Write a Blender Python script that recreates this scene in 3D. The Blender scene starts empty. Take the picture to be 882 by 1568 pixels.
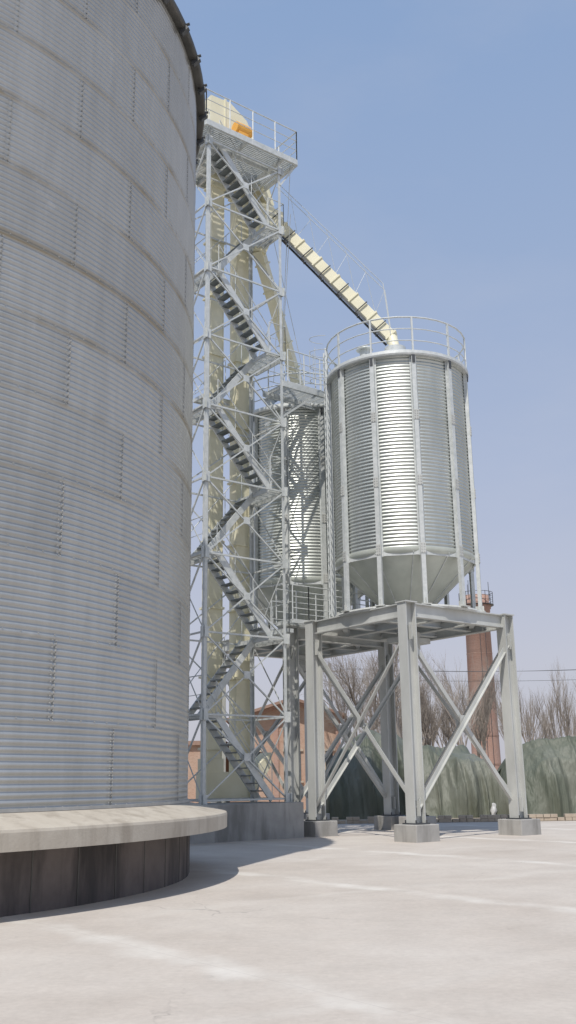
import bpy, math, random
from mathutils import Vector, Matrix, noise
random.seed(7)
scene=bpy.context.scene
R_=random.random
# ------------------------------------------------------------ materials
def newmat(name):
    m=bpy.data.materials.new(name); m.use_nodes=True
    nt=m.node_tree; b=nt.nodes['Principled BSDF']
    return m,nt,b
def N(nt,t,**k):
    n=nt.nodes.new(t)
    for a,v in k.items(): setattr(n,a,v)
    return n
def ramp(nt,fac,stops):
    r=N(nt,'ShaderNodeValToRGB'); els=r.color_ramp.elements
    while len(els)>1: els.remove(els[-1])
    els[0].position=stops[0][0]; els[0].color=(*stops[0][1],1)
    for p,c in stops[1:]:
        e=els.new(p); e.color=(*c,1)
    nt.links.new(fac,r.inputs[0]); return r.outputs[0]
def noisetex(nt,scale,detail=4,rough=.55,vec=None,mapscale=None):
    tc=N(nt,'ShaderNodeTexCoord'); src=tc.outputs['Object'] if vec is None else vec
    if mapscale:
        mp=N(nt,'ShaderNodeMapping'); mp.inputs['Scale'].default_value=mapscale
        nt.links.new(src,mp.inputs[0]); src=mp.outputs[0]
    n=N(nt,'ShaderNodeTexNoise'); n.inputs['Scale'].default_value=scale
    n.inputs['Detail'].default_value=detail; n.inputs['Roughness'].default_value=rough
    nt.links.new(src,n.inputs['Vector']); return n.outputs['Fac']
def mix(nt,fac,a,b,mode='MIX'):
    m=N(nt,'ShaderNodeMix',data_type='RGBA',blend_type=mode)
    for s,i in ((fac,0),(a,6),(b,7)):
        if isinstance(s,(int,float)): m.inputs[i].default_value=s
        elif isinstance(s,tuple): m.inputs[i].default_value=(*s,1)
        else: nt.links.new(s,m.inputs[i])
    return m.outputs[2]
def mth(nt,op,a,b=None,c=None):
    m=N(nt,'ShaderNodeMath',operation=op)
    for i,s in enumerate((a,b,c)):
        if s is None: continue
        if isinstance(s,(int,float)): m.inputs[i].default_value=s
        else: nt.links.new(s,m.inputs[i])
    return m.outputs[0]
def bump(nt,b,h,strength=.3,dist=.02):
    bp=N(nt,'ShaderNodeBump'); bp.inputs['Strength'].default_value=strength; bp.inputs['Distance'].default_value=dist
    nt.links.new(h,bp.inputs['Height']); nt.links.new(bp.outputs[0],b.inputs['Normal'])
def simple(name,c1,c2,scale=3,rough=.6,metal=0,bstr=.1,bd=.01,mapscale=None,detail=5):
    m,nt,b=newmat(name)
    f=noisetex(nt,scale,detail,mapscale=mapscale)
    nt.links.new(ramp(nt,f,[(.3,c1),(.7,c2)]),b.inputs['Base Color'])
    b.inputs['Roughness'].default_value=rough; b.inputs['Metallic'].default_value=metal
    if bstr: bump(nt,b,noisetex(nt,scale*8,3),bstr,bd)
    return m
M={}
M['galv']=simple('galvanised_steel',(.50,.53,.52),(.66,.68,.67),6,.45,.15,.05)
M['paint']=simple('grey_painted_steel',(.44,.45,.43),(.58,.59,.565),1.6,.45,.05,.05,mapscale=(1,1,.4))
M['seam']=simple('lap_seam_steel',(.36,.36,.345),(.48,.48,.46),4,.55,.2,.0)
M['tread']=simple('tread_steel',(.15,.17,.17),(.25,.27,.27),4,.5,.3,.05)
M['cream']=simple('cream_paint',(.74,.70,.50),(.80,.765,.585),1.5,.5,0,.04)
M['dark']=simple('dark_steel',(.06,.065,.07),(.11,.115,.12),3,.5,.4,.05)
M['orange']=simple('orange_motor',(.75,.36,.06),(.85,.45,.09),3,.45,0,.0)
M['bark']=simple('bare_bark',(.22,.19,.165),(.34,.305,.27),.6,.9,0,0)  # bark lightened, its colour stands in for haze over far trees
M['kerbstone']=simple('pale_stone',(.42,.35,.28),(.52,.45,.36),2,.85,0,.2)
M['white']=simple('white_sack',(.5,.5,.5),(.65,.65,.65),3,.6,0,.1)
M['soffit']=simple('dark_eave',(.07,.07,.065),(.13,.125,.115),2,.6,.3,.05)
M['rooft']=simple('roof_tile',(.27,.17,.13),(.34,.23,.18),3,.8,0,.2)
M['glass']=simple('dark_window',(.03,.035,.04),(.06,.065,.07),2,.2,0,0)
M['rope']=simple('rope',(.15,.16,.13),(.22,.21,.18),5,.9,0,0)
def concrete(name,c1,c2,stain,sc=1.2):
    m,nt,b=newmat(name)
    f=noisetex(nt,sc,8,.65); f2=noisetex(nt,sc*.5,5,.6,mapscale=(3,3,.6))
    col=ramp(nt,f,[(.3,c1),(.7,c2)])
    col=mix(nt,ramp(nt,f2,[(.48,(0,0,0)),(.66,(1,1,1))]),col,stain)
    nt.links.new(col,b.inputs['Base Color']); b.inputs['Roughness'].default_value=.85
    bump(nt,b,noisetex(nt,sc*14,4),.35,.01)
    return m
M['conc']=concrete('weathered_concrete',(.30,.295,.28),(.43,.42,.40),(.22,.215,.20))
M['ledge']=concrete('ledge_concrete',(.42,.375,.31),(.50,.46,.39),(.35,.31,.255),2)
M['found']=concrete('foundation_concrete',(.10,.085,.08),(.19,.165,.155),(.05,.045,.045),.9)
def brick(name,c1,c2,mort,scale=4.0):
    m,nt,b=newmat(name)
    tc=N(nt,'ShaderNodeTexCoord'); sp=N(nt,'ShaderNodeSeparateXYZ'); nt.links.new(tc.outputs['Object'],sp.inputs[0])
    cb=N(nt,'ShaderNodeCombineXYZ'); nt.links.new(mth(nt,'ADD',sp.outputs[0],sp.outputs[1]),cb.inputs[0]); nt.links.new(sp.outputs[2],cb.inputs[1])
    br=N(nt,'ShaderNodeTexBrick'); br.inputs['Scale'].default_value=scale
    br.inputs['Color1'].default_value=(*c1,1); br.inputs['Color2'].default_value=(*c2,1); br.inputs['Mortar'].default_value=(*mort,1)
    br.inputs['Mortar Size'].default_value=.02
    nt.links.new(cb.outputs[0],br.inputs['Vector'])
    f=noisetex(nt,.5,6)
    col=mix(nt,ramp(nt,f,[(.4,(0,0,0)),(.75,(.5,.5,.5))]),br.outputs[0],mort)
    nt.links.new(col,b.inputs['Base Color']); b.inputs['Roughness'].default_value=.9
    return m
M['brick']=brick('red_brick',(.40,.235,.165),(.48,.30,.22),(.46,.40,.33),3.5)
M['brick2']=brick('chimney_brick',(.36,.205,.155),(.44,.26,.20),(.41,.33,.29),3.0)  # brick tones paled, distance haze mixed into the colour
def tarp():
    m,nt,b=newmat('green_tarpaulin')
    f=noisetex(nt,.3,3,.5); f2=noisetex(nt,1.0,3,.5,mapscale=(1.3,1,.25)); f3=noisetex(nt,.6,1,.5)
    col=ramp(nt,f,[(.32,(.085,.098,.070)),(.5,(.118,.13,.098)),(.66,(.16,.166,.132))])
    col=mix(nt,ramp(nt,f2,[(.52,(0,0,0)),(.75,(.3,.3,.3))]),col,(.22,.215,.18))
    col=mix(nt,ramp(nt,f3,[(.54,(0,0,0)),(.56,(.4,.4,.4))]),col,(.16,.17,.14))
    nt.links.new(col,b.inputs['Base Color']); b.inputs['Roughness'].default_value=.6
    bump(nt,b,noisetex(nt,1.6,3,.5,mapscale=(1.5,1.2,.22)),.8,.3)
    return m
M['tarp']=tarp()
def sheet(name,base,rough,metal,weather):
    m,nt,b=newmat(name)
    at=N(nt,'ShaderNodeAttribute',attribute_name='panel')
    pv=at.outputs['Fac']
    d=.05
    c0=tuple(x*(1-d) for x in base); c1=tuple(min(1,x*(1+d)) for x in base)
    col=ramp(nt,pv,[(0,c0),(1,c1)])
    f=noisetex(nt,.6,6,.6,mapscale=(1,1,.5))
    col=mix(nt,.4,col,ramp(nt,f,[(.3,(.40,.40,.40)),(.7,(.60,.60,.60))]),'OVERLAY')
    f3=noisetex(nt,5,4,.7,mapscale=(1,1,.12))
    col=mix(nt,.35,col,ramp(nt,f3,[(.3,(.4,.4,.4)),(.7,(.6,.6,.6))]),'OVERLAY')
    if weather:
        tc=N(nt,'ShaderNodeTexCoord'); sp=N(nt,'ShaderNodeSeparateXYZ'); nt.links.new(tc.outputs['Object'],sp.inputs[0])
        fr=mth(nt,'FRACT',mth(nt,'DIVIDE',mth(nt,'SUBTRACT',sp.outputs[2],1.25),1.165))
        line=ramp(nt,fr,[(0,(1,1,1)),(.05,(.9,.9,.9)),(.13,(0,0,0)),(.97,(0,0,0)),(1,(.6,.6,.6))])
        hi=N(nt,'ShaderNodeMapRange'); nt.links.new(sp.outputs[2],hi.inputs[0])
        hi.inputs[1].default_value=4.5; hi.inputs[2].default_value=8.0; hi.inputs[3].default_value=.12; hi.inputs[4].default_value=1
        ns=noisetex(nt,.35,5,.65)
        nm=ramp(nt,ns,[(.4,(0,0,0)),(.58,(1,1,1))])
        k=mth(nt,'MULTIPLY',mth(nt,'MULTIPLY',line,hi.outputs[0]),nm)
        k=mth(nt,'MULTIPLY',k,.75)
        col=mix(nt,k,col,(.27,.215,.13))
        nb=noisetex(nt,1.1,7,.7)
        col=mix(nt,ramp(nt,nb,[(.64,(0,0,0)),(.73,(.32,.32,.32))]),col,(.68,.68,.66))
    nt.links.new(col,b.inputs['Base Color'])
    b.inputs['Metallic'].default_value=metal
    rr=N(nt,'ShaderNodeMapRange'); nt.links.new(f,rr.inputs[0]); rr.inputs[3].default_value=rough-.06; rr.inputs[4].default_value=rough+.08
    nt.links.new(rr.outputs[0],b.inputs['Roughness'])
    bump(nt,b,noisetex(nt,2.0,3),.12,.03)
    return m
M['bigsheet']=sheet('weathered_corrugated_sheet',(.445,.452,.44),.38,.55,True)
M['sheet']=sheet('bright_corrugated_sheet',(.53,.555,.525),.40,.78,False)
M['sheetflat']=simple('hopper_sheet',(.46,.49,.44),(.60,.63,.57),1.5,.5,.3,.08,.02)

# ------------------------------------------------------------ mesh builder
class B:
    def __init__(s): s.v=[]; s.f=[]
    def quad8(s,p):
        n=len(s.v); s.v+=p
        s.f+=[(n,n+3,n+2,n+1),(n+4,n+5,n+6,n+7),(n,n+1,n+5,n+4),(n+1,n+2,n+6,n+5),(n+2,n+3,n+7,n+6),(n+3,n,n+4,n+7)]
    def beam(s,p,q,w,h,up=(0,0,1),off=(0,0)):
        p=Vector(p);q=Vector(q);d=(q-p)
        if d.length<1e-5: return
        d.normalize(); up=Vector(up)
        if abs(d.dot(up.normalized()))>.98: up=Vector((E1.x,E1.y,0)) if abs(d.z)>.9 else Vector((0,0,1))
        sd=d.cross(up).normalized(); u2=sd.cross(d).normalized()
        w*=1+.02*R_(); h*=1+.02*R_()
        a=sd*(w/2); b=u2*(h/2); o=sd*off[0]+u2*off[1]
        p=p+o; q=q+o
        s.quad8([p-a-b,p+a-b,p+a+b,p-a+b,q-a-b,q+a-b,q+a+b,q-a+b])
    def hbeam(s,p,q,w,h,t=.02,up=(0,0,1)):
        s.beam(p,q,w,t,up,(0,h/2-t/2)); s.beam(p,q,w,t,up,(0,-h/2+t/2)); s.beam(p,q,t*.8,h-2*t-.004,up)
    def cyl(s,p,q,r,n=8,r2=None,cap=True):
        p=Vector(p);q=Vector(q);d=(q-p)
        if d.length<1e-6: return
        d.normalize(); r2=r if r2 is None else r2
        a=Vector((0,0,1)) if abs(d.z)<.9 else Vector((1,0,0))
        x=d.cross(a).normalized(); y=d.cross(x)
        k=len(s.v)
        for i in range(n):
            t=2*math.pi*i/n; s.v.append(p+(x*math.cos(t)+y*math.sin(t))*r)
        for i in range(n):
            t=2*math.pi*i/n; s.v.append(q+(x*math.cos(t)+y*math.sin(t))*r2)
        for i in range(n): s.f.append((k+i,k+(i+1)%n,k+n+(i+1)%n,k+n+i))
        if cap: s.f.append(tuple(k+i for i in reversed(range(n)))); s.f.append(tuple(k+n+i for i in range(n)))
    def path(s,pts,r,n=6,closed=False):
        m=len(pts)
        for i in range(m if closed else m-1): s.cyl(pts[i],pts[(i+1)%m],r,n)
    def lathe(s,prof,c,n=64):
        k=len(s.v)
        for (r,z) in prof:
            for i in range(n):
                t=2*math.pi*i/n; s.v.append(Vector((c[0]+r*math.cos(t),c[1]+r*math.sin(t),z)))
        for j in range(len(prof)-1):
            for i in range(n):
                a=k+j*n+i;b=k+j*n+(i+1)%n; s.f.append((a,b,b+n,a+n))
    def obj(s,name,mat,parent=None,smooth=False,origin=None,bevel=0):
        me=bpy.data.meshes.new(name)
        o0=Vector(origin) if origin is not None else Vector((0,0,0))
        me.from_pydata([tuple(Vector(v)-o0) for v in s.v],[],s.f); me.update()
        o=bpy.data.objects.new(name,me); scene.collection.objects.link(o)
        o.location=o0
        me.materials.append(M[mat])
        if smooth:
            for p in me.polygons: p.use_smooth=True
        if bevel:
            md=o.modifiers.new('bevel','BEVEL'); md.width=bevel; md.segments=2; md.limit_method='ANGLE'
        if parent: o.parent=parent
        return o
def empty(name):
    e=bpy.data.objects.new(name,None); scene.collection.objects.link(e); e.empty_display_size=.5; return e
TH=math.radians(37.7)
E1=Vector((math.cos(TH),math.sin(TH),0)); E2=Vector((-math.sin(TH),math.cos(TH),0)); UZ=Vector((0,0,1))
C1=Vector((3.7,30.5,0))
def W(s,t,z=0): return C1+E1*s+E2*t+UZ*z
SUNH=Vector((-.277,-.96,0)).normalized(); SEL=math.radians(58)
def rail(b,pts,h=1.1,closed=False,step=1.1,r=.022,mid=2,rp=.024):
    n=len(pts); segs=[(pts[i],pts[(i+1)%n]) for i in range(n if closed else n-1)]
    for p,q in segs:
        p=Vector(p);q=Vector(q)
        b.cyl(p+UZ*h,q+UZ*h,r,6)
        for k in range(1,mid+1): b.cyl(p+UZ*h*k/(mid+1),q+UZ*h*k/(mid+1),r*.7,5)
        m=max(1,round((q-p).length/step))
        for i in range(m+1): b.cyl(p.lerp(q,i/m),p.lerp(q,i/m)+UZ*h,rp,5)

# ------------------------------------------------------------ big silo
BC=Vector((-9.93,18.3,0)); BR=8.0
big=empty('grain_silo')
def corrugated(name,c,R,z0,z1,pitch,amp,nseg,mat,parent,ringh,npan,shingle=.006,phase=0,sub=6):
    nz=int(round((z1-z0)/pitch*sub)); v=[];f=[];pan=[]
    cs=[(math.cos(2*math.pi*i/nseg+phase),math.sin(2*math.pi*i/nseg+phase)) for i in range(nseg)]
    for j in range(nz+1):
        z=z0+(z1-z0)*j/nz; fr=((z-z0)/ringh)%1.0
        r=R+amp*math.sin(2*math.pi*(z-z0)/pitch)+shingle*(1-fr)
        v+=[(r*a,r*b,z) for a,b in cs]
    per=nseg//npan
    rnd=random.Random(3); tab={}
    for j in range(nz):
        ring=int(((z1-z0)*(j+.5)/nz)/ringh)
        for i in range(nseg):
            k=(i+1)%nseg
            f.append((j*nseg+i,j*nseg+k,(j+1)*nseg+k,(j+1)*nseg+i))
            pi=((i+(ring%2)*(per//2))//per)%npan
            if (ring,pi) not in tab: tab[(ring,pi)]=rnd.random()
            pan.append(tab[(ring,pi)])
    me=bpy.data.meshes.new(name); me.from_pydata(v,[],f)
    me.polygons.foreach_set('use_smooth',[True]*len(f))
    a=me.attributes.new('panel','FLOAT','FACE'); a.data.foreach_set('value',pan)
    me.materials.append(M[mat]); me.update()
    o=bpy.data.objects.new(name,me); scene.collection.objects.link(o); o.location=(c[0],c[1],0); o.parent=parent
    return o
PH=math.radians(-24.9)
corrugated('corrugated_wall',BC,BR,1.25,16.4,1.165/12,.0135,19*16,'bigsheet',big,1.165,19,.006,PH)
b=B(); sm=B()
for ring in range(13):
    z0=1.25+1.165*ring
    for k in range(19):
        a=PH+2*math.pi/19*(k-(.5 if ring%2 else 0))
        aa=(math.degrees(a)+180)%360-180
        if not(-110<aa<40): continue
        ca,sa=math.cos(a),math.sin(a)
        n=Vector((ca,sa,0)); t=Vector((-sa,ca,0))
        p=BC+n*(BR+.007)+t*.045; sm.beam(p+UZ*(z0+.02),p+UZ*(z0+1.14),.008,.010,n)
        for i in range(24):
            for dd in (-.035,.035):
                q=BC+n*(BR+.010)+t*dd+UZ*(z0+.03+i*1.11/23); b.cyl(q,q+n*.013,.009,5)
    for k in range(19*9):
        a=PH+2*math.pi/(19*9)*(k+.5); aa=(math.degrees(a)+180)%360-180
        if not(-75<aa<5): continue
        n=Vector((math.cos(a),math.sin(a),0)); q=BC+n*(BR+.012)+UZ*(z0+.05); b.cyl(q,q+n*.013,.009,5)
b.obj('bolts','seam',big); sm.obj('lap_seams','seam',big)
b=B(); b.lathe([(7.98,16.33),(8.16,16.28),(8.20,16.30),(8.21,16.40),(8.16,16.5),(4,18.6),(.8,20.3),(.8,20.7),(0.01,20.9)],BC,160); b.obj('roof','soffit',big,True)
b=B()
for k in range(57):
    a=2*math.pi*k/57; n=Vector((math.cos(a),math.sin(a),0))
    q=BC+n*8.17+UZ*16.38
    b.cyl(q,q+n*.11+UZ*.02,.03,6); b.beam(BC+n*8.1+UZ*16.2,BC+n*8.24+UZ*16.32,.10,.10)
b.obj('eave_clips','dark',big)
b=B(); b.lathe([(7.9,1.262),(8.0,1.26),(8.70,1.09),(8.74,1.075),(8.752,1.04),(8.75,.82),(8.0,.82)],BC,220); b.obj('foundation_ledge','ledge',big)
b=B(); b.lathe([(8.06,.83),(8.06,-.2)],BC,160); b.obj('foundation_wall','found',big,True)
b=B()
for k in range(60):
    a=2*math.pi*k/60; n=Vector((math.cos(a),math.sin(a),0)); b.beam(BC+n*8.06+UZ*0,BC+n*8.06+UZ*.82,.02,.012,n)
b.obj('formwork_joints','soffit',big)
b=B()
b.lathe([(8.03,1.255),(8.045,1.255),(8.045,1.30),(8.01,1.30)],BC,160); b.obj('base_angle','seam',big)

# ------------------------------------------------------------ hopper silos
def hopper_silo(c,ladder_ang,leg0,cage):
    e=empty('hopper_silo'); R=2.2; z0=8.22; z1=14.4
    corrugated('corrugated_wall',c,R,z0,z1,.112,.015,10*12,'sheet',e,1.03,10,.004,.2)
    b=B(); b.lathe([(R+.02,z0+.06),(R+.03,z0-.02),(R,z0-.10),(.35,6.35),(.28,6.3),(.28,5.9)],c,72); b.obj('hopper_cone','sheetflat',e,True)
    b=B()
    for k in range(12):
        a=2*math.pi*k/12; n=Vector((math.cos(a),math.sin(a),0)); b.beam(c+n*(R+.01)+UZ*(z0-.1),c+n*.37+UZ*6.36,.03,.03)
    b.obj('hopper_seams','galv',e)
    b=B(); b.lathe([(.36,6.0),(.36,5.5),(.2,5.3)],c,24); b.beam(c+UZ*5.75-E1*.6,c+UZ*5.75+E1*.6,.7,.16); b.obj('slide_gate','paint',e)
    b=B(); b.lathe([(R-.02,z1-.02),(R+.16,z1-.02),(R+.18,z1+.03),(R+.17,z1+.13),(R+.1,z1+.16),(1.0,z1+.78),(.36,z1+.98),(.36,z1+1.25),(.01,z1+1.3)],c,72); b.obj('roof','galv',e)
    b=B()
    for k in range(22):
        a=2*math.pi*k/22; n=Vector((math.cos(a),math.sin(a),0)); b.beam(c+n*(R+.14)+UZ*(z1+.12),c+n*.4+UZ*(z1+.97),.03,.04)
    for aa in (math.radians(215),math.radians(60)):
        q=c+Vector((math.cos(aa),math.sin(aa),0))*1.35+UZ*(z1+.45); b.cyl(q,q+UZ*.4,.16,16); b.cyl(q+UZ*.4,q+UZ*.46,.28,16,.25); b.cyl(q+UZ*.46,q+UZ*.58,.25,16,.04)
    b.obj('roof_ribs_and_vents','galv',e)
    b=B(); g=B(); nl=11
    for k in range(nl):
        a=leg0+2*math.pi*k/nl; n=Vector((math.cos(a),math.sin(a),0)); t=Vector((-n.y,n.x,0)); p=c+n*(R+.075)
        for sg in (-1,1): b.beam(p+t*sg*.055+UZ*6.5,p+t*sg*.055+UZ*14.42,.018,.11,n)
        b.beam(p+n*.052+UZ*6.5,p+n*.052+UZ*14.42,.13,.012,n)
        b.beam(p-n*.05+UZ*8.0,p-n*.05+UZ*14.42,.22,.012,n)
        for zz in (8.2,10.3,12.4):
            g.beam(p+n*.062+UZ*(zz-.16),p+n*.062+UZ*(zz+.16),.16,.02,n)
            for i in range(4): 
                q=p+n*.07+UZ*(zz-.12+.08*i); g.cyl(q+t*.04,q+t*.04+n*.02,.014,5); g.cyl(q-t*.04,q-t*.04+n*.02,.014,5)
        g.beam(p+UZ*6.5,p+UZ*6.53,.3,.3,n)
        g.beam(p-n*.02+UZ*6.53,p-n*.02+UZ*6.7,.015,.26,n)
        a2=leg0+2*math.pi*(k+1)/nl; n2=Vector((math.cos(a2),math.sin(a2),0))
        b.beam(p-n*.06+UZ*8.1,c+n2*(R+.015)+UZ*8.1,.05,.16)
    b.obj('legs','galv',e); g.obj('leg_splices','paint',e)
    b=B(); m=33; zz=z1+.02; RR=R+.12
    def P(i,z): 
        a=leg0+2*math.pi*i/m; return c+Vector((math.cos(a)*RR,math.sin(a)*RR,z))
    for hz,r in ((1.25,.028),(.85,.018),(.45,.018)): b.path([P(i,zz+hz) for i in range(m)],r,6,True)
    for i in range(0,m,3): 
        b.beam(P(i,zz-.15),P(i,zz+1.26),.055,.055,(P(i,0)-c))
    b.obj('guard_rail','galv',e)
    b=B()
    for i in range(0,m,3):
        n=(P(i,0)-c).normalized(); b.beam(c+n*(R+.1)+UZ*(z1-.28),c+n*(R+.1)+UZ*(z1-.02),.09,.12,n)
    b.obj('rail_brackets','dark',e)
    b=B(); n=Vector((math.cos(ladder_ang),math.sin(ladder_ang),0)); t=Vector((-n.y,n.x,0)); p=c+n*(R+.22)
    for sg in (-1,1): b.beam(p+t*sg*.2+UZ*6.5,p+t*sg*.2+UZ*15.5,.025,.045,n)
    z=6.6
    while z<15.3: b.cyl(p-t*.2+UZ*z,p+t*.2+UZ*z,.013,5); z+=.28
    if cage:
        z=14.4
        while z<16: 
            pts=[p+t*.33*math.cos(u)+n*(.5*math.sin(u))+UZ*z for u in [math.pi*i/8 for i in range(9)]]
            b.path(pts,.012,4); z+=.5
        for u in (.25,.5,.75):
            o=t*.33*math.cos(math.pi*u)+n*.5*math.sin(math.pi*u); b.cyl(p+o+UZ*14.4,p+o+UZ*15.5,.01,4)
    b.obj('ladder','galv',e)
    return e
viewang=math.atan2(-C1.y,-C1.x)
leg0=viewang+math.radians(13.7)
hopper_silo(C1,math.radians(186),leg0,True)
C2=W(.1,5.35); C2.z=0
hopper_silo(C2,math.radians(60),leg0+.2,False)

# ------------------------------------------------------------ support frames
def frame(c):
    e=empty('steel_support_frame'); H=2.1; top=6.45
    def L(s,t,z): return Vector((c.x,c.y,0))+E1*s+E2*t+UZ*z
    cor=[(-H,-H),(H,-H),(H,H),(-H,H)]
    b=B()
    for s,t in cor: b.hbeam(L(s,t,.45),L(s,t,top),.34,.40,.035,E1)
    b.obj('columns','paint',e)
    b=B()
    for i in range(4):
        s0,t0=cor[i]; s1,t1=cor[(i+1)%4]
        p=Vector(L(s0,t0,top-.2)); q=Vector(L(s1,t1,top-.2)); d=(q-p).normalized()
        b.hbeam(p+d*.19,q-d*.19,.2,.40,.03)
        for k in range(1,4):
            m=p.lerp(q,k/4); b.beam(m-UZ*.17,m+UZ*.17,.02,.19,d)
    for k in (-.7,.7):
        b.hbeam(L(k,-H+.15,top-.26),L(k,H-.15,top-.26),.2,.26,.025); 
    for k in (-.75,.75):
        b.hbeam(L(-H+.15,k,top-.24),L(H-.15,k,top-.24),.2,.22,.025)
    for sx in (-1,1):
        for ty in (-1,1):
            b.hbeam(L(sx*H*.98,ty*.75,top-.14),L(sx*.75,ty*H*.98,top-.14),.16,.24,.02)
    m=44
    b.path([Vector((c.x+2.27*math.cos(2*math.pi*i/m),c.y+2.27*math.sin(2*math.pi*i/m),top+.02)) for i in range(m)],.06,6,True)
    for s,t in cor: b.beam(L(s,t,top-.01),L(s,t,top+.025),.42,.46,E1)
    b.obj('beams','paint',e)
    b=B()
    for i in range(4):
        s0,t0=cor[i]; s1,t1=cor[(i+1)%4]
        p0=L(s0,t0,.85);q1=L(s1,t1,5.6);p1=L(s0,t0,5.6);q0=L(s1,t1,.85)
        nn=(L(s1,t1,0)-L(s0,t0,0)).cross(UZ).normalized()
        for (u,v,of) in ((p0,q1,.05),(p1,q0,-.05)):
            b.beam(u+nn*of,v+nn*of,.12,.015,nn,(0,0)); b.beam(u+nn*of,v+nn*of,.015,.09,nn,(.055,.045*(1 if of>0 else -1)))
        mid=(p0+q1)/2; b.beam(mid-UZ*.14,mid+UZ*.14,.28,.03,nn)
        for u in (p0,q1,p1,q0): b.beam(u-UZ*.2,u+UZ*.2,.36,.02,nn)
    b.obj('cross_braces','paint',e)
    b=B()
    for s,t in cor:
        b.beam(L(s,t,.44),L(s,t,.475),.52,.52,E1)
        for ds in (-.2,.2):
            for dt in (-.2,.2): q=L(s+ds,t+dt,.47); b.cyl(q,q+UZ*.08,.02,6)
    b.obj('base_plates','dark',e)
    b=B()
    for s,t in cor:
        b.beam(L(s,t,-.1),L(s,t,.44),.86,.86,E1)
    b.obj('concrete_footings','conc',e,bevel=.02)
    return e
frame(C1); frame(W(0,5.4))

# ------------------------------------------------------------ stair tower
tw=empty('stair_tower'); S0,S1,T0,T1=-6.13,-3.13,2.2,4.0; ZB=1.0; ZT=23.0
posts=B()
for s in (S0,S1):
    for t in (T0,T1):
        sx=1 if s==S0 else -1; tx=1 if t==T0 else -1
        posts.beam(W(s+.04*sx,t,ZB),W(s+.04*sx,t,ZT),.10,.012,E2); posts.beam(W(s-.008*sx,t+.05*tx,ZB),W(s-.008*sx,t+.05*tx,ZT),.10,.012,E1)
posts.obj('posts','galv',tw)
hz=B(); gs=B(); zs=[ZB+.1+2.375*k for k in range(10)]
faces=[((S0,T0),(S1,T0)),((S1,T0),(S1,T1)),((S1,T1),(S0,T1)),((S0,T1),(S0,T0))]
for fi,(a,c) in enumerate(faces):
    nn=(W(*c)-W(*a)).cross(UZ).normalized()
    for k,z in enumerate(zs):
        if z>ZT: continue
        hz.beam(W(*a,z),W(*c,z),.05,.05)
        if k<len(zs)-1:
            z2=min(zs[k+1],ZT-.05)
            if fi in (1,2):
                u,v=(a,c) if k%2 else (c,a)
                hz.beam(W(*u,z)+nn*.03,W(*v,z2)+nn*.03,.045,.012,nn)
                if fi==2: continue
                gs.beam(W(*a,z-.15)+nn*.05,W(*a,z+.15)+nn*.05,.22,.012,nn); continue
            hz.beam(W(*a,z)+nn*.03,W(*c,z2)+nn*.03,.042,.010,nn); hz.beam(W(*a,z)+nn*.03,W(*c,z2)+nn*.03,.008,.035,nn,(.02,-.02))
            hz.beam(W(*a,z2)-nn*.012,W(*c,z)-nn*.012,.042,.010,nn); hz.beam(W(*a,z2)-nn*.012,W(*c,z)-nn*.012,.008,.035,nn,(.02,-.02))
            m=(W(*a,z)+W(*c,z2))/2+nn*.045; gs.beam(m-UZ*.11,m+UZ*.11,.22,.012,nn)
        for q in (a,c): gs.beam(W(*q,z-.16)+nn*.05,W(*q,z+.16)+nn*.05,.24,.012,nn)
hz.obj('bracing','galv',tw); gs.obj('gusset_plates','galv',tw)
st=B(); tr=B(); hr=B(); ld=B()
def flight(sa,za,sb,zb,t0,t1,full=True):
    n=11
    for t in (t0,t1): st.beam(W(sa,t,za),W(sb,t,zb),.05,.20)
    for i in range(1,n):
        f=i/n; s=sa+(sb-sa)*f; z=za+(zb-za)*f
        tr.beam(W(s,t0+.03,z+.03),W(s,t1-.03,z+.03),.25,.035)
    for t in ((t0,t1) if full else (t1,)):
        hr.cyl(W(sa,t,za+.95),W(sb,t,zb+.95),.016,6)
        if full: hr.cyl(W(sa,t,za+.5),W(sb,t,zb+.5),.009,5)
        for i in range(4):
            f=i/3; s=sa+(sb-sa)*f; z=za+(zb-za)*f; hr.cyl(W(s,t,z),W(s,t,z+.95),.013,5)
def landing(sa,sb,ta,tb,z):
    for k in range(int((tb-ta)/.07)):
        t=ta+.03+k*.07; ld.beam(W(sa,t,z),W(sb,t,z),.010,.035)
    for s in (sa,sb): ld.beam(W(s,ta,z-.05),W(s,tb,z-.05),.05,.12)
    for t in (ta,tb): ld.beam(W(sa,t,z-.05),W(sb,t,z-.05),.05,.12)
    k=sa
    while k<sb: ld.beam(W(k,ta,z-.01),W(k,tb,z-.01),.01,.03); k+=.3
SL,SR=-5.62,-3.62
zr=[1.08,5.9,10.65,15.4,20.15]; zl=[3.5,8.3,13.0,17.8,22.6]
for k in range(5):
    flight(SR,zr[k],SL,zl[k],T0+.12,T0+.82)
    if k<4: flight(SL,zl[k],SR,zr[k+1],T0+.98,T1-.12,False)
    landing(S0+.06,SL+.06,T0+.08,T1-.08,zl[k])
    if k: landing(SR-.06,S1-.02+.2,T0+.08,T1-.08,zr[k])
    rail(hr,[W(S0+.05,T0+.06,zl[k]),W(S0+.05,T1-.06,zl[k])],r=.016,rp=.014,mid=1)
    if k: rail(hr,[W(SR,T0+.06,zr[k]),W(S1+.18,T0+.06,zr[k]),W(S1+.18,T1-.06,zr[k])],r=.016,rp=.014,mid=1)
st.obj('stringers','galv',tw); tr.obj('treads','tread',tw); hr.obj('stair_rails','galv',tw); ld.obj('landings','galv',tw)
b=B(); pa=(-6.4,-2.55,1.95,5.1)
k=pa[2]
while k<pa[3]: b.beam(W(pa[0],k,23.02),W(pa[1],k,23.02),.05,.03); k+=.085
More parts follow.
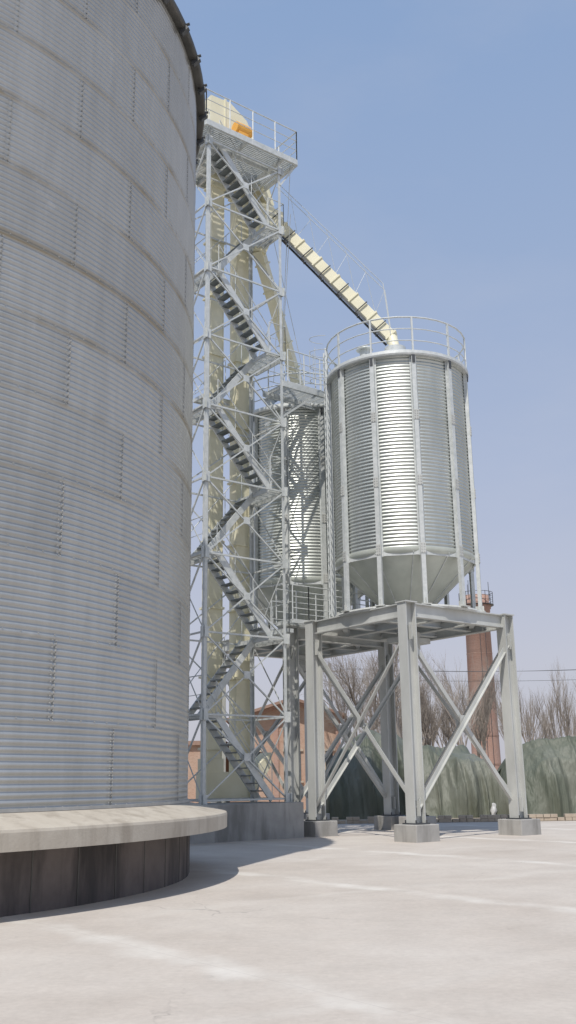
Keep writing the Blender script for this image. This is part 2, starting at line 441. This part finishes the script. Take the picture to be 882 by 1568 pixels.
for t in (pa[2],2.9,4.0,pa[3]): b.beam(W(pa[0],t,22.9),W(pa[1],t,22.9),.08,.18)
for s in (pa[0],-4.7,-3.13,pa[1]): b.beam(W(s,pa[2],22.88),W(s,pa[3],22.88),.08,.16)
b.beam(W(S1,T0,21.9),W(pa[1],T0-.1,22.8),.06,.06); b.beam(W(S1,T1,21.9),W(pa[1],T1,22.8),.06,.06)
rail(b,[W(pa[0],pa[2],23.05),W(pa[1],pa[2],23.05),W(pa[1],pa[3],23.05),W(pa[0],pa[3],23.05)],1.15,True,.95,.022)
b.obj('top_platform','galv',tw)
b=B(); b.beam(W(-7.4,3.1,.45),W(-2.85,3.1,.45),2.6,1.08); b.obj('concrete_plinth','conc',tw,bevel=.015)
b=B()
for t in (2.75,3.1): b.beam(W(S0-.18,t,1.0),W(S0-.18,t,22.9),.03,.04)
z=1.2
while z<22.8: b.cyl(W(S0-.18,2.75,z),W(S0-.18,3.1,z),.012,4); z+=.3
b.obj('cable_tray','galv',tw)

wk=empty('steel_walkway'); b=B(); ld=b
landing(-2.75,2.3,2.32,3.18,6.52)
rail(b,[W(-2.75,2.32,6.52),W(-2.1,2.32,6.52),W(2.2,2.32,6.52)],1.1,False,.9); rail(b,[W(-2.75,3.18,6.52),W(2.2,3.18,6.52)],1.1,False,.9)
landing(-3.0,-2.75,2.32,3.18,6.2)
b.obj('lower_deck','galv',wk)
b=B(); ld=b
landing(-2.9,-.35,2.2,3.3,14.5)
landing(-4.6,-2.9,4.75,5.4,14.5)
for t in (2.2,3.3): b.beam(W(-3.13,t,14.38),W(-.35,t,14.38),.06,.2)
rail(b,[W(-2.9,2.2,14.52),W(-.8,2.2,14.52)],1.15,False,.7); rail(b,[W(-2.9,3.3,14.52),W(-.8,3.3,14.52)],1.15,False,.7)
b.beam(W(-3.13,2.25,13.2),W(-1.6,2.25,14.35),.06,.06); b.beam(W(-3.13,3.25,13.2),W(-1.6,3.25,14.35),.06,.06)
b.obj('upper_bridge','galv',wk)

# ------------------------------------------------------------ bucket elevator
el=empty('bucket_elevator'); b=B(); rb=B(); LT=4.42
for s,w in ((-4.42,.50),(-3.32,.56)):
    b.beam(W(s,LT,1.9),W(s,LT,23.4),w,.42,E2)
    z=2.6
    while z<23:
        rb.beam(W(s,LT,z-.035),W(s,LT,z+.035),w+.12,.53,E2); z+=2.2
    for t in (-1,1): rb.beam(W(s+t*w/2,LT-.215,1.9),W(s+t*w/2,LT-.215,23.2),.03,.02,E2)
b.beam(W(-3.87,LT,1.02),W(-3.87,LT,1.9),1.75,.62,E2)
b.beam(W(-4.42,LT,1.85),W(-4.42,LT,2.3),.6,.55,E2)
n=len(b.v); 
for t in (-.3,.3):
    for s,z in ((-3.0,1.1),(-2.3,2.1),(-2.3,2.5),(-3.0,2.0)): b.v.append(W(s,LT+t,z))
b.f+=[(n,n+1,n+2,n+3),(n+7,n+6,n+5,n+4),(n,n+4,n+5,n+1),(n+1,n+5,n+6,n+2),(n+2,n+6,n+7,n+3),(n+3,n+7,n+4,n)]
b.beam(W(-3.87,LT,13.3),W(-3.87,LT,14.0),1.5,.6,E2)
def prism(bb,prof,t0,t1):
    k=len(bb.v); m=len(prof)
    for t in (t0,t1):
        for s,z in prof: bb.v.append(W(s,t,z))
    bb.f.append(tuple(range(k,k+m))); bb.f.append(tuple(reversed(range(k+m,k+2*m))))
    for i in range(m): bb.f.append((k+i,k+(i+1)%m,k+m+(i+1)%m,k+m+i))
head=[(-4.95,23.2),(-2.9,23.2),(-2.35,22.2),(-2.1,22.4),(-2.75,24.3),(-3.35,25.5),(-4.1,25.95),(-4.95,25.9)]
prism(b,head,LT-.5,LT+.5)
prism(rb,[(-5.02,24.35),(-2.65,24.35),(-2.65,24.43),(-5.02,24.43)],LT-.55,LT+.55)
prism(rb,[(-4.35,24.45),(-4.28,24.45),(-4.28,26.0),(-4.35,26.0)],LT-.53,LT+.53)
b.beam(W(-2.3,LT,22.5),W(-2.6,3.6,21.4),.55,.55)
b.beam(W(-2.6,3.6,21.7),W(-2.6,3.6,20.9),.8,.75,E2)
b.beam(W(-2.6,3.6,21.0),W(-2.95,3.75,20.0),.46,.46)
def spout(p,q,w,seg):
    p=Vector(p);q=Vector(q); b.beam(p,q,w,w); d=(q-p); L=d.length; d.normalize(); k=seg*.5
    while k<L: rb.beam(p+d*(k-.03),p+d*(k+.03),w+.08,w+.08); k+=seg
pA=W(-2.5,3.35,21.3); qA=W(.1,.25,16.2)
spout(pA,qA,.36,1.0); b.cyl(qA+UZ*.1,C1+UZ*15.55,.18,16)
pB=W(-2.95,3.75,20.1); qB=C2+UZ*15.9
spout(pB,qB,.36,1.0); b.cyl(qB,C2+UZ*15.5,.2,16)
b.obj('casings','cream',el,bevel=.008); rb.obj('flanges','cream',el)
b=B()
q=W(-3.95,LT-1.0,24.55); b.cyl(q-E1*.28,q+E1*.32,.22,16); b.cyl(q+E1*.32,q+E1*.44,.16,12); b.beam(q-UZ*.38,q-UZ*.2,.4,.34,E2); b.cyl(q,q+E2*.6,.13,12)
b.obj('drive_motor','orange',el)
b=B()
for s in (-4.25,-3.65): b.beam(W(s,LT-1.2,24.1),W(s,LT-.5,24.1),.06,.08); b.beam(W(s,LT-1.2,23.0),W(s,LT-1.2,24.1),.05,.05)
b.beam(W(-4.25,LT-1.2,24.15),W(-3.65,LT-1.2,24.15),.06,.06); b.obj('motor_bracket','galv',el)
b=B()
dA=(qA-pA).normalized(); sd=dA.cross(UZ).normalized(); upn=sd.cross(dA)
LA=(qA-pA).length
for sg in (-1,1): b.beam(pA+sd*sg*.22-upn*.27,qA+sd*sg*.22-upn*.27,.045,.07)
k=0
while k<LA-.5:
    b.beam(pA+dA*k-sd*.24-upn*.29,pA+dA*k+sd*.24-upn*.29,.06,.05)
    for sg in (-1,1): b.beam(pA+dA*k+sd*sg*.235-upn*.27,pA+dA*k+sd*sg*.235+upn*.22,.05,.02)
    k+=1.0
b.obj('spout_frame','dark',el)
b=B()
top=pA+UZ*1.6; end=qA+UZ*1.7-dA*.3
b.cyl(top+sd*.25,end+sd*.25,.011,4); b.cyl(top-sd*.25,end-sd*.25,.011,4)
for k in range(1,6):
    f=k/6; lo=pA.lerp(qA,f)+upn*.2; hi=top.lerp(end,f)
    b.cyl(lo,hi+sd*.25,.007,4)
    hi2=top.lerp(end,(k+1)/6); b.cyl(lo,hi2-sd*.25,.007,4)
b.cyl(end+sd*.25,qA+sd*.25,.015,5); b.cyl(end-sd*.25,qA-sd*.25,.015,5)
for dz in (0,1.6):
    b.cyl(W(-2.6,2.3,21+dz),W(-1.4,4.6,15.4),.010,4)
b.cyl(W(-3.0,2.3,20.1),W(-2.0,4.2,15.4),.010,4); b.cyl(W(-2.9,2.9,20.1),W(-1.3,3.3,15.4),.010,4)
b.obj('stay_rods','galv',el)

# ------------------------------------------------------------ ground
def plane(name,x0,x1,y0,y1,z,mat,nx=1):
    b=B(); b.v=[Vector((x0,y0,z)),Vector((x1,y0,z)),Vector((x1,y1,z)),Vector((x0,y1,z))]; b.f=[(0,1,2,3)]; return b.obj(name,mat)
m,nt,bs=newmat('dry_soil'); f=noisetex(nt,.15,8,.65)
nt.links.new(ramp(nt,f,[(.3,(.30,.25,.19)),(.7,(.42,.37,.30))]),bs.inputs['Base Color']); bs.inputs['Roughness'].default_value=.95
bump(nt,bs,noisetex(nt,2,6),.6,.1); M['soil']=m
m,nt,bs=newmat('yard_concrete')
tc=N(nt,'ShaderNodeTexCoord'); ob=tc.outputs['Object']
f=noisetex(nt,.28,7,.62); f2=noisetex(nt,1.3,8,.7); f4=noisetex(nt,14,5,.7)
col=ramp(nt,f,[(.32,(.45,.40,.35)),(.55,(.51,.465,.415)),(.72,(.55,.51,.46))])
col=mix(nt,.3,col,ramp(nt,f2,[(.3,(.38,.38,.38)),(.7,(.62,.62,.62))]),'OVERLAY')
col=mix(nt,.25,col,ramp(nt,f4,[(.3,(.35,.35,.35)),(.7,(.65,.65,.65))]),'OVERLAY')
mp=N(nt,'ShaderNodeMapping',vector_type='POINT'); mp.inputs['Rotation'].default_value=(0,0,-TH); nt.links.new(ob,mp.inputs[0])
nz=N(nt,'ShaderNodeTexNoise'); nz.inputs['Scale'].default_value=.8; nz.inputs['Detail'].default_value=4; nt.links.new(ob,nz.inputs['Vector'])
sp=N(nt,'ShaderNodeSeparateXYZ'); nt.links.new(mp.outputs[0],sp.inputs[0])
def jl(axis,off,w0,w1,wob):
    a=mth(nt,'ADD',sp.outputs[axis],mth(nt,'MULTIPLY',mth(nt,'SUBTRACT',nz.outputs['Fac'],.5),wob))
    fr=mth(nt,'PINGPONG',mth(nt,'SUBTRACT',a,off),2.73)
    r=N(nt,'ShaderNodeMapRange',interpolation_type='SMOOTHSTEP'); nt.links.new(fr,r.inputs[0]); r.inputs[1].default_value=w0; r.inputs[2].default_value=w1; r.inputs[3].default_value=1; r.inputs[4].default_value=0
    return r.outputs[0]
band=mth(nt,'MAXIMUM',jl(0,5.3,.02,.36,.9),mth(nt,'MULTIPLY',jl(1,6.2,.02,.3,.9),.3))
fb=noisetex(nt,.5,5,.65)
band=mth(nt,'MULTIPLY',band,ramp(nt,fb,[(.40,(.03,.03,.03)),(.62,(1,1,1))]))
col=mix(nt,mth(nt,'MULTIPLY',band,.65),col,(.70,.68,.63))
thin=mth(nt,'MAXIMUM',jl(0,5.3,.003,.009,0),mth(nt,'MULTIPLY',jl(1,6.2,.003,.009,0),.6))
col=mix(nt,mth(nt,'MULTIPLY',thin,.25),col,(.30,.27,.25))
vo=N(nt,'ShaderNodeTexVoronoi',feature='DISTANCE_TO_EDGE'); vo.inputs['Scale'].default_value=.22
n3=N(nt,'ShaderNodeTexNoise'); n3.inputs['Scale'].default_value=1.3; n3.inputs['Detail'].default_value=6; nt.links.new(ob,n3.inputs['Vector'])
vv=N(nt,'ShaderNodeVectorMath',operation='MULTIPLY_ADD'); nt.links.new(n3.outputs['Color'],vv.inputs[0]); vv.inputs[1].default_value=(1.2,1.2,0); nt.links.new(ob,vv.inputs[2])
nt.links.new(vv.outputs[0],vo.inputs['Vector'])
ck=ramp(nt,vo.outputs['Distance'],[(0,(1,1,1)),(.0022,(0,0,0))])
ck=mth(nt,'MULTIPLY',ck,ramp(nt,fb,[(.5,(0,0,0)),(.62,(.5,.5,.5))]))
col=mix(nt,ck,col,(.2,.18,.165))
nt.links.new(col,bs.inputs['Base Color']); bs.inputs['Roughness'].default_value=.88
bump(nt,bs,f4,.3,.008); M['yard']=m
plane('ground',-900,900,-300,1500,-.01,'soil')
plane('concrete_yard',-60,70,-25,39,0.0,'yard')
b=B()
x=-2.0; rr=random.Random(5)
while x<40:
    w=.24+.02*rr.random()
    for k in range(2 if rr.random()<.75 else 1):
        dx=.05*rr.random(); y=39.2+.03*x+.04*rr.random()
        b.beam((x+dx,y,.06+.125*k),(x+w+dx,y,.06+.125*k),.22,.115)
    x+=w+.02
b.obj('brick_kerb','kerbstone')

# ------------------------------------------------------------ tarpaulin heaps
def ridge(v): return 1-min(1,abs(noise.noise(v))*2.2)
def heap(cx,cy,lx,ly,h,seed,rot=0):
    nx,ny=220,90; b=B()
    for j in range(ny+1):
        for i in range(nx+1):
            u=-1+2*i/nx; v=-1+2*j/ny
            pu=max(0,1-abs(u)**5); pv=max(0,1-abs(v)**3.2)
            z=h*(pu**.5)*(pv**.5)
            x=u*lx;y=v*ly
            z*=.93+.26*noise.noise(Vector((x*.33+seed*3,y*.3,0)))
            edge=max(abs(u)**3,abs(v)**1.5)
            wx=x+.35*z*noise.noise(Vector((x*.25+seed,3.3,z*.2)))
            fold=(ridge(Vector((wx*.75+seed,v*.35,seed)))**2-.35)*.65+(ridge(Vector((wx*1.9+seed,v*.5+5,z*.12)))**2-.3)*.22
            sag=ridge(Vector((x*.35+seed*2,v*1.2+z*.5,9.1)))**3*.22
            z+=(fold*.28+sag)*min(1,z)
            y+= -fold*1.1*edge*min(1,z+.25)* (1 if v<0 else -1)
            x+= fold*.5*abs(u)**3
            c,s=math.cos(rot),math.sin(rot)
            b.v.append(Vector((cx+x*c-y*s,cy+x*s+y*c,max(z,0.0)-.02)))
    for j in range(ny):
        for i in range(nx):
            a=j*(nx+1)+i; b.f.append((a,a+1,a+nx+2,a+nx+1))
    e=empty('tarpaulin_covered_heap'); b.obj('tarpaulin','tarp',e,True,origin=(cx,cy,0))
    r=B(); rr=random.Random(int(seed*10))
    for k in range(2):
        i=int(rr.uniform(.1,.9)*nx); pts=[b.v[j*(nx+1)+min(nx,i+j//4)]+Vector((0,-.02,.02)) for j in range(0,ny//2+4,2)]
        r.path(pts,.012,4)
    r.obj('ropes','rope',e)
heap(5.2,47.2,4.1,3.4,3.35,1.3,-.03)
heap(14.6,46.6,5.3,3.4,3.45,7.7,.04)
heap(25.5,47.5,5.2,3.4,3.3,4.2)
b=B()
for j in range(9):
    for i in range(12):
        a=2*math.pi*i/12; ph=-math.pi/2+math.pi*j/8; q=Vector((.14*math.cos(a)*math.cos(ph),.12*math.sin(a)*math.cos(ph),.30+.32*math.sin(ph)))
        q+=Vector((noise.noise(q*5),noise.noise(q*5+Vector((5,0,0))),0))*.12; b.v.append(Vector((8.6,43.7,-.03))+q)
for j in range(8):
    for i in range(12): b.f.append((j*12+i,j*12+(i+1)%12,(j+1)*12+(i+1)%12,(j+1)*12+i))
b.obj('plastic_sack','white',None,True)

# ------------------------------------------------------------ brick building
e=empty('brick_building')
def wallpoly(name,prof,y0,y1,mat):
    b=B(); k=len(prof)
    for y in (y0,y1):
        for x,z in prof: b.v.append(Vector((x,y,z)))
    b.f=[tuple(range(k)),tuple(reversed(range(k,2*k)))]+[(i,i+k,(i+1)%k+k,(i+1)%k) for i in range(k)]
    return b.obj(name,mat,e)
wallpoly('gable_walls',[(-3.6,0),(2.9,0),(2.9,5.35),(.1,6.25),(-3.6,5.1)],60,74,'brick')
b=B()
b.beam((.1,66.8,6.36),(3.3,66.8,5.33),15,.16,(0,0,1)); b.beam((.1,66.8,6.36),(-3.9,66.8,5.13),15,.16,(0,0,1)); b.obj('roof','rooft',e)
b=B()
b.beam((.1,59.9,6.2),(3.0,59.9,5.3),.24,.26); b.beam((.1,59.9,6.2),(-3.7,59.9,5.03),.24,.26)
for x in (-3.5,-.9,1.2,2.8): b.beam((x,59.93,0),(x,59.93,5.0),.28,.12,(0,1,0))
b.obj('brick_trim','brick2',e)
b=B(); fr=B()
for x in (-2.3,.1,2.0):
    b.beam((x,59.985,1.6),(x,59.985,3.3),.9,.05,(0,1,0)); fr.beam((x,59.95,1.5),(x,59.95,1.6),1.2,.14,(0,1,0))
    fr.beam((x,59.95,3.3),(x,59.95,3.42),1.2,.08,(0,1,0)); fr.beam((x,59.95,1.6),(x,59.95,3.3),.05,.05,(0,1,0))
b.obj('windows','glass',e); fr.obj('window_frames','kerbstone',e)
e=empty('brick_warehouse'); 
b=B(); b.beam((-28,66,1.9),(-4.2,66,1.9),10,3.8); b.obj('walls','brick',e)
b=B(); b.beam((-28.3,66,3.9),(-4.0,66,3.9),10.6,.25); b.obj('roof','rooft',e)
b=B()
for x in range(-26,-5,3): b.beam((x,60.97,1.2),(x,60.97,2.6),1.1,.08,(0,1,0))
b.obj('windows','glass',e)

# ------------------------------------------------------------ chimney
e=empty('brick_chimney'); CC=Vector((21.2,110,0))
b=B(); b.lathe([(1.62,0),(1.55,3),(1.36,19.6),(1.5,19.7),(1.5,20.0),(1.62,20.1),(1.62,20.5),(1.45,20.7),(1.42,21.6),(1.0,21.6),(1.0,20)],CC,32); b.obj('shaft','brick2',e,True,origin=CC)
b=B()
pts=[CC+Vector((1.9*math.cos(2*math.pi*i/16),1.9*math.sin(2*math.pi*i/16),20.5)) for i in range(16)]
rail(b,pts,1.4,True,.8,.03,2,.03); b.lathe([(1.5,20.45),(1.95,20.45),(1.95,20.52),(1.5,20.52)],CC,24)
for sx in (-.3,.3): b.beam(CC+Vector((sx+.2,-1.75,0)),CC+Vector((sx+.2,-1.5,20.5)),.04,.04)
for a in (0,2,4): b.cyl(CC+Vector((1.5*math.cos(a),1.5*math.sin(a),21)),CC+Vector((1.5*math.cos(a),1.5*math.sin(a),23.2)),.035,5)
b.obj('ladder_and_rail','dark',e)
b=B()
for z in (3,6,9,12,15,18): b.lathe([(1.60-.0131*z+.03,z),(1.60-.0131*z+.03,z+.1)],CC,32)
b.obj('iron_hoops','rooft',e)

# ------------------------------------------------------------ bare trees
def tree(b,base,h,spread,rnd,r0,upw=.5,depth=5,lean=0):
    def br(p,d,L,r,lv):
        n=3; q=p
        for i in range(n):
            d=(d+Vector((rnd.uniform(-1,1),rnd.uniform(-1,1),rnd.uniform(-.3,1)*upw))*.13).normalized()
            q2=q+d*(L/n); rr=r*(1-.25*(i+1)/n)
            b.cyl(q,q2,r*(1-.25*i/n),5 if lv<2 else 3,rr,False)
            if lv<depth and (lv>0 or i>0):
                for _ in range(2 if lv<3 else rnd.choice((1,2))):
                    a=rnd.uniform(0,6.28); s=spread*rnd.uniform(.6,1.2)
                    ax=d.cross(Vector((math.cos(a),math.sin(a),.2))).normalized()
                    nd=(d+ax*s).normalized(); nd=(nd+UZ*upw*.35).normalized()
                    br(q2,nd,L*rnd.uniform(.5,.72),rr*.55,lv+1)
            q=q2
    br(Vector(base),Vector((lean,0,1)),h*.52,r0,0)
def treeobj(specs,name):
    b=B()
    for (x,y,h,sp,up,dp,sd,r0) in specs: tree(b,(x,y,0),h,sp,random.Random(sd),r0,up,dp)
    b.obj(name,'bark')
treeobj([(6.6,60,9.6,.7,.3,5,11,.19)],'bare_tree')
treeobj([(4.4,58,8.8,.65,.35,5,12,.16)],'bare_tree')
sp=[]; rnd=random.Random(21)
for k in range(20):
    x=5.5+k*.62+rnd.uniform(-.5,.5)
    if x>17: x+=rnd.uniform(0,1)
    sp.append((x,78+rnd.uniform(-4,6),rnd.uniform(6.4,9.4),.4,.7,4,100+k,.13))
for k in range(9):
    sp.append((20.6+k*.95+rnd.uniform(-.5,.5),88+rnd.uniform(-3,4),rnd.uniform(6.6,9.4),.32,.9,4,200+k,.12))
treeobj(sp,'distant_trees')
b=B(); rnd=random.Random(4); n=160
for j in range(4):
    for i in range(n+1):
        x=-160+320*i/n; z=[0,1.3,1.9,0][j]*(1+.5*noise.noise(Vector((x*.09,j,0)))); b.v.append(Vector((x,130+j*5,z-.02)))
for j in range(3):
    for i in range(n): a=j*(n+1)+i; b.f.append((a,a+1,a+n+2,a+n+1))
b.obj('earth_bank','soil',None,True)

def pole(x,y):
    e=empty('utility_pole'); b=B(); b.cyl((x,y,0),(x,y,10.2),.17,12,.11)
    b.beam((x-.9,y,9.6),(x+.9,y,9.6),.1,.1)
    for dx in (-.8,0,.8): b.cyl((x+dx,y,9.65),(x+dx,y,9.85),.05,8)
    b.obj('pole_and_crossarm','conc',e)
pole(3.0,75); pole(40,66)
b=B()
for dx,dz in ((-.8,0),(.8,0),(0,-.7)):
    p=Vector((3+dx,75,9.85+dz)); q=Vector((40+dx,66,9.85+dz)); pts=[]
    for i in range(25):
        f=i/24; pt=p.lerp(q,f); pt.z-=1.2*4*f*(1-f)*.7; pts.append(pt)
    b.path(pts,.012,4)
b.obj('power_lines','dark')

# ------------------------------------------------------------ light
w=bpy.data.worlds.new('World'); scene.world=w; w.use_nodes=True; nt=w.node_tree
bg=nt.nodes['Background']
sky=N(nt,'ShaderNodeTexSky',sky_type='NISHITA'); sky.sun_disc=False; sky.sun_elevation=SEL
sky.sun_rotation=math.atan2(SUNH.x,SUNH.y)%(2*math.pi); sky.dust_density=3; sky.air_density=1.2; sky.ozone_density=1.5
tc=N(nt,'ShaderNodeTexCoord'); sp=N(nt,'ShaderNodeSeparateXYZ'); nt.links.new(tc.outputs['Generated'],sp.inputs[0])
g=ramp(nt,sp.outputs[2],[(0,(.61,.61,.68)),(.12,(.58,.59,.70)),(.3,(.46,.53,.71)),(.5,(.36,.47,.69)),(.72,(.28,.415,.67)),(1,(.23,.37,.62))])
cn=N(nt,'ShaderNodeTexNoise'); cn.inputs['Scale'].default_value=2.2; cn.inputs['Detail'].default_value=6; cn.inputs['Roughness'].default_value=.6
mp=N(nt,'ShaderNodeMapping'); mp.inputs['Scale'].default_value=(1,1,2.6); nt.links.new(tc.outputs['Generated'],mp.inputs[0]); nt.links.new(mp.outputs[0],cn.inputs['Vector'])
cm=ramp(nt,cn.outputs['Fac'],[(.5,(0,0,0)),(.85,(.25,.25,.25))])
g=mix(nt,cm,g,(.66,.67,.74))
sc=N(nt,'ShaderNodeVectorMath',operation='SCALE'); nt.links.new(g,sc.inputs[0]); sc.inputs[3].default_value=10
out=mix(nt,.82,sky.outputs[0],sc.outputs[0])
nt.links.new(out,bg.inputs[0]); bg.inputs[1].default_value=.1
sl=bpy.data.lights.new('sun','SUN'); sl.energy=3.8; sl.angle=math.radians(.5); sl.color=(1,.945,.87)
so=bpy.data.objects.new('sun',sl); scene.collection.objects.link(so)
sd_=-(SUNH*math.cos(SEL)+UZ*math.sin(SEL)); so.rotation_euler=sd_.to_track_quat('-Z','Y').to_euler(); so.location=(0,-5,30)
# ------------------------------------------------------------ camera
cam=bpy.data.cameras.new('camera'); co=bpy.data.objects.new('camera',cam); scene.collection.objects.link(co)
cam.sensor_fit='VERTICAL'; cam.sensor_height=24; cam.lens=24*1500/1568; cam.clip_end=3000; cam.clip_start=.1
co.matrix_world=Matrix.Translation((0,0,1.6))@Matrix.Rotation(math.radians(90+15.36),4,'X')@Matrix.Rotation(math.radians(-.8),4,'Z')
scene.camera=co
scene.view_settings.view_transform='Standard'; scene.view_settings.look='None'; scene.view_settings.exposure=0
